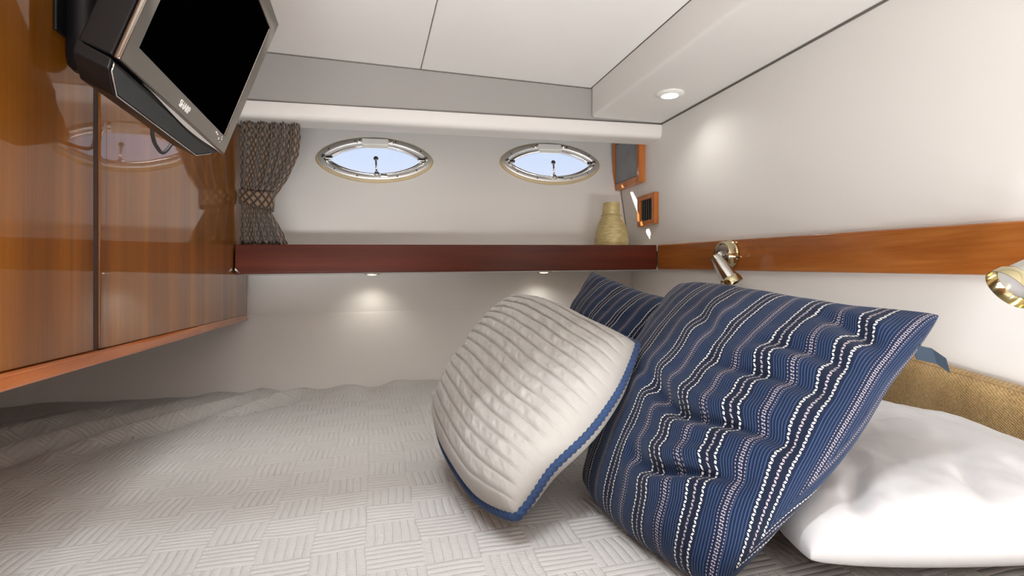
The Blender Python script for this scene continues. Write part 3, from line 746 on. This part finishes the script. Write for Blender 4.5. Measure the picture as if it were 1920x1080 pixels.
def pillow(name, c, face, Tf, Tb, n=150, pinch=.06, edges=None, rnd=0., power=.45, relief=None, m=None, parent=None, uvrot=False, sag=0.):
    """c: TL, TR, BR, BL corners; face: rough direction of the front; returns (object, boundary points)"""
    TL, TR, BR, BL = [np.array(p, float) for p in c]
    s = np.linspace(-1, 1, n); s = np.sign(s)*(1-(1-np.abs(s))**1.35); Sg, Tg = np.meshgrid(s, s)
    def shape(a, b):
        k = pinch
        a2 = a*(1-k*(1-b*b)*a*a); b2 = b*(1-k*(1-a*a)*b*b)
        if edges:
            kx = np.linspace(-1, 1, 41)
            def e(nm, q):
                k = np.interp(kx, np.linspace(-1, 1, len(edges[nm])), edges[nm])
                for _ in range(8): k[1:-1] = (k[:-2]+2*k[1:-1]+k[2:])/4
                return np.interp(q, kx, k)
            a2 = a+e('L', b)*(1-a)/2-e('R', b)*(1+a)/2; b2 = b+e('B', a)*(1-b)/2-e('T', a)*(1+b)/2
        if rnd:
            a3 = a2*np.sqrt(np.maximum(0, 1-b2*b2*.5)); b3 = b2*np.sqrt(np.maximum(0, 1-a2*a2*.5))
            if isinstance(rnd, (list, tuple)):        # TL, TR, BR, BL
                u_ = (a+1)/2; v_ = (b+1)/2; u_ = u_*u_*(3-2*u_); v_ = v_*v_*(3-2*v_)
                rr = (rnd[3]*(1-u_)+rnd[2]*u_)*(1-v_)+(rnd[0]*(1-u_)+rnd[1]*u_)*v_
            else: rr = rnd
            a2 = a2*(1-rr)+a3*rr; b2 = b2*(1-rr)+b3*rr
        return a2, b2
    P2 = shape(Sg, Tg)
    def bil(a, b):
        a = (a[..., None]+1)/2; b = (b[..., None]+1)/2
        return (BL*(1-a)+BR*a)*(1-b)+(TL*(1-a)+TR*a)*b
    nrm = np.cross(TR-BL, TL-BR); nrm /= np.linalg.norm(nrm)
    if nrm@np.array(face) < 0: nrm = -nrm
    B = bil(*P2)
    prof = (np.maximum(1-Sg**2, 0)*np.maximum(1-Tg**2, 0))**power
    rf = relief(Sg, Tg) if relief else 0
    edge = np.minimum(1, np.minimum(1-np.abs(Sg), 1-np.abs(Tg))/.12)
    Hf = Tf*prof+(rf*edge if relief else 0)
    Hb = Tb*prof
    # the whole pillow slumps a little
    slump = sag*(1-Sg**2)*(1-Tg**2)
    front = B+nrm*(Hf-slump)[..., None]; back = B-nrm*(Hb+slump)[..., None]
    V = np.concatenate([front.reshape(-1, 3), back.reshape(-1, 3)]); idx = np.arange(n*n).reshape(n, n)
    bi = idx+n*n
    bnd = np.zeros((n, n), bool); bnd[0] = bnd[-1] = True; bnd[:, 0] = bnd[:, -1] = True
    bi = np.where(bnd, idx, bi)
    q = lambda I: np.stack([I[:-1, :-1], I[:-1, 1:], I[1:, 1:], I[1:, :-1]], -1).reshape(-1, 4)
    F = np.concatenate([q(idx), q(bi)[:, ::-1]])
    def arc(G):
        du = np.linalg.norm(np.diff(G, axis=1), axis=2); cu = np.concatenate([np.zeros((n, 1)), np.cumsum(du, 1)], 1)
        dv = np.linalg.norm(np.diff(G, axis=0), axis=2); cv = np.concatenate([np.zeros((1, n)), np.cumsum(dv, 0)], 0)
        mu = .5*(cu[:, n//2-1]+cu[:, n//2]); mv_ = .5*(cv[n//2-1]+cv[n//2])
        return np.stack([(cu-mu[:, None])/.46+.5, (cv-mv_[None])/.46+.5], -1).reshape(-1, 2)
    base = B+nrm*(Tf*prof-slump)[..., None]
    uv = np.concatenate([arc(base), arc(back)])
    used = np.unique(F); rem = -np.ones(len(V), int); rem[used] = np.arange(len(used))
    o = mesh_obj(name, V[used], rem[F], m, parent, True, uv[used])
    loop = [B[0, k] for k in range(n)]+[B[k, -1] for k in range(1, n)]+[B[-1, k] for k in range(n-2, -1, -1)]+[B[k, 0] for k in range(n-2, 0, -1)]
    return o, loop, (bil, shape, nrm)

def edge_puckers(Sg, Tg, k, amp, seed):
    ds = 1-np.abs(Sg); dt = 1-np.abs(Tg)
    a = np.sin(Tg*k+3*fbm(Tg*3, Sg*0+seed, seed))*np.exp(-(ds/.22)**2)+np.sin(Sg*k+1+3*fbm(Sg*3, Tg*0, seed+4))*np.exp(-(dt/.22)**2)
    return amp*a
def blue_relief(creases, seed):
    def f(Sg, Tg):
        r = .010*fbm(Sg*2.2+seed, Tg*2.2, seed)+.004*fbm(Sg*6, Tg*6, seed+3)+edge_puckers(Sg, Tg, 17, .0022, seed)
        for a, b, dep, w in creases:
            d, t = seg_dist(Sg+.05*np.sin(Tg*7), Tg+.04*np.sin(Sg*6), a, b)
            env = np.sin(np.pi*np.clip(.1+.85*t, 0, 1))
            r = r-dep*np.exp(-(d/w)**2)*env+.5*dep*np.exp(-((d-2*w)/(1.3*w))**2)*env
        return r
    return f
big = empty('striped_pillow', (.5, .8, -.36)); tag(big, 'large navy striped square cushion in front with a side tag', 'cushion', 'navy striped cushions')
big_c = [(.665, 1.10, .006), (.752, .566, -.025), (.385, .505, -.362), (.355, .985, -.356)]
bo, bloop, (bbil, bshape, bn) = pillow('cover', big_c, (-1, -.4, .5), .085, .060, 190, 0, dict(L=[.25, .22, .14, .09, .06, .05, .04, .03, .02], R=[.20, .17, .16, .11, .08, .07, .08, .04, .02], T=[.0, .02, .04, .07, .10, .12, .14, .13, .08], B=[.03, .0, -.02, -.02, -.02, -.02, 0, 0, .02]), (.10, .05, .15, .2), .36,
       blue_relief([((-.25, -.20), (.95, -.20), .017, .055), ((.02, -.62), (.85, -.50), .018, .05), ((.25, .22), (.98, .15), .012, .06), ((.5, .45), (.98, .35), .009, .05), ((-.35, .55), (.2, .35), .007, .07), ((.55, .75), (.98, .55), .012, .05), ((-.5, -.1), (.2, -.2), .007, .06)], 2), M['stripe'], big)
tg = Vector(bbil(*bshape(np.array([.985]), np.array([.76])))[0]); a = Vector((.026, -.024, -.016)); w = Vector((.012, .004, -.020))
T_ = [tg, tg+w, tg+w+a*.55+Vector((.003, 0, .004)), tg+a*.55+Vector((.003, 0, .004)), tg+a, tg+a+w]
mesh_obj('side_tag', T_+[p+Vector((0, .0012, .0012)) for p in T_],
         [(0, 1, 2, 3), (3, 2, 5, 4), (6, 9, 8, 7), (9, 10, 11, 8), (0, 6, 7, 1), (4, 5, 11, 10), (0, 3, 9, 6), (3, 4, 10, 9), (1, 7, 8, 2), (2, 8, 11, 5)], M['tag'], big)
far = empty('striped_pillow', (.6, 1.4, -.36)); tag(far, 'navy striped cushion farther back, mostly hidden, near the hull wall', 'cushion', 'navy striped cushions')
far_c = [(.665, 1.585, .038), (.80, 1.13, -.045), (.55, 1.13, -.345), (.46, 1.56, -.340)]
pillow('cover', far_c, (-1, -.4, .5), .085, .07, 130, 0, dict(L=[0, .05, .06, .02, -.02], R=[0, .06, .08, .05, 0], T=[-.02, .05, .12, .12, .05], B=[0, 0, 0, 0, 0]), .04, .42, blue_relief([((-.3, .2), (.5, .1), .008, .06)], 9), M['stripe'], far)

# quilted cushion with rope edge
qc = empty('quilted_cushion', (.25, 1.0, -.36)); tag(qc, 'cream channel-quilted cushion with blue rope edge leaning on the striped ones', 'cushion')
q_c = [tuple(k*.965 for k in p) for p in [(.380, 1.400, -.018), (.505, .915, -.098), (.185, .720, -.368), (.115, 1.245, -.300)]]
def q_relief(Sg, Tg):
    ch = (Tg+1)/2*17.0+.25*np.sin(Sg*2)+.35*fbm(Sg*2, Tg*3, 5)
    f = ch-np.floor(ch)
    r = .0064*(1-np.abs(2*f-1)**5)-.004
    cell = np.floor(ch)
    r = r+.0042*fbm(Sg*13+cell*3.7+f*.6, cell*9.1+f*1.2, 11)*2*np.sin(np.pi*f)+.012*fbm(Sg*1.8+3, Tg*1.8, 6)
    return r
_, loop, _ = pillow('cover', q_c, (-1, -.6, .6), .092, .060, 300, 0, dict(L=[.08, .06, .04, .03, .05], R=[.0, .13, .03, -.01, .02], T=[.05, .05, .07, .10, .03], B=[.05, .02, .02, .0, .02]), (.22, .34, .58, .45), .34, q_relief, M['cream'], qc)
# resample the edge loop and lay a twisted rope on it
def rope(loop, r, m, parent):
    P = np.array(loop); d = np.linalg.norm(np.roll(P, -1, 0)-P, axis=1); cum = np.concatenate([[0], np.cumsum(d)]); L = cum[-1]
    N = int(L/.0022); t = np.linspace(0, L, N, endpoint=False); PP = np.concatenate([P, P[:1]])
    Q = np.stack([np.interp(t, cum, PP[:, k]) for k in range(3)], -1)
    for _ in range(6): Q = (np.roll(Q, 1, 0)+2*Q+np.roll(Q, -1, 0))/4
    turns = round(L/.030)
    return tube('rope_trim', Q, r, m, parent, 18, True, cross=lambda i, th: .68+.38*abs(math.cos(1.5*(th-2*math.pi*turns*i/N)))) 
rope(loop, .0072, M['rope'], qc)

# white sleeping pillow
def w_relief(Sg, Tg):
    r = .024*fbm(Sg*2+1, Tg*2, 31)+.012*fbm(Sg*5, Tg*4, 35)+edge_puckers(Sg, Tg, 13, .003, 6)
    for a, b, dep, w in [((-.9, -.5), (-.2, -.2), .008, .05), ((-.1, -.95), (.1, -.5), .008, .05), ((.35, -.95), (.3, -.6), .010, .05), ((-.7, -.9), (-.5, -.6), .009, .05), ((-.4, .1), (.3, -.1), .006, .05), ((-.9, .2), (-.5, .25), .012, .05)]:
        d, t = seg_dist(Sg+.05*np.sin(Tg*6), Tg, a, b); r = r-dep*np.exp(-(d/w)**2)*np.sin(np.pi*np.clip(.1+.85*t, 0, 1))
    return r
wp = empty('white_pillow', (.8, .75, -.36)); tag(wp, 'white bed pillow lying under the large striped cushion by the headboard', 'pillow')
pillow('pillowcase', [(.71, 1.08, -.295), (1.03, 1.03, -.270), (1.05, .42, -.320), (.470, .525, -.322)], (0, 0, 1), .085, .038, 170, .03, None, (.1, .15, .2, .28), .30, w_relief, M['sheet'], wp)
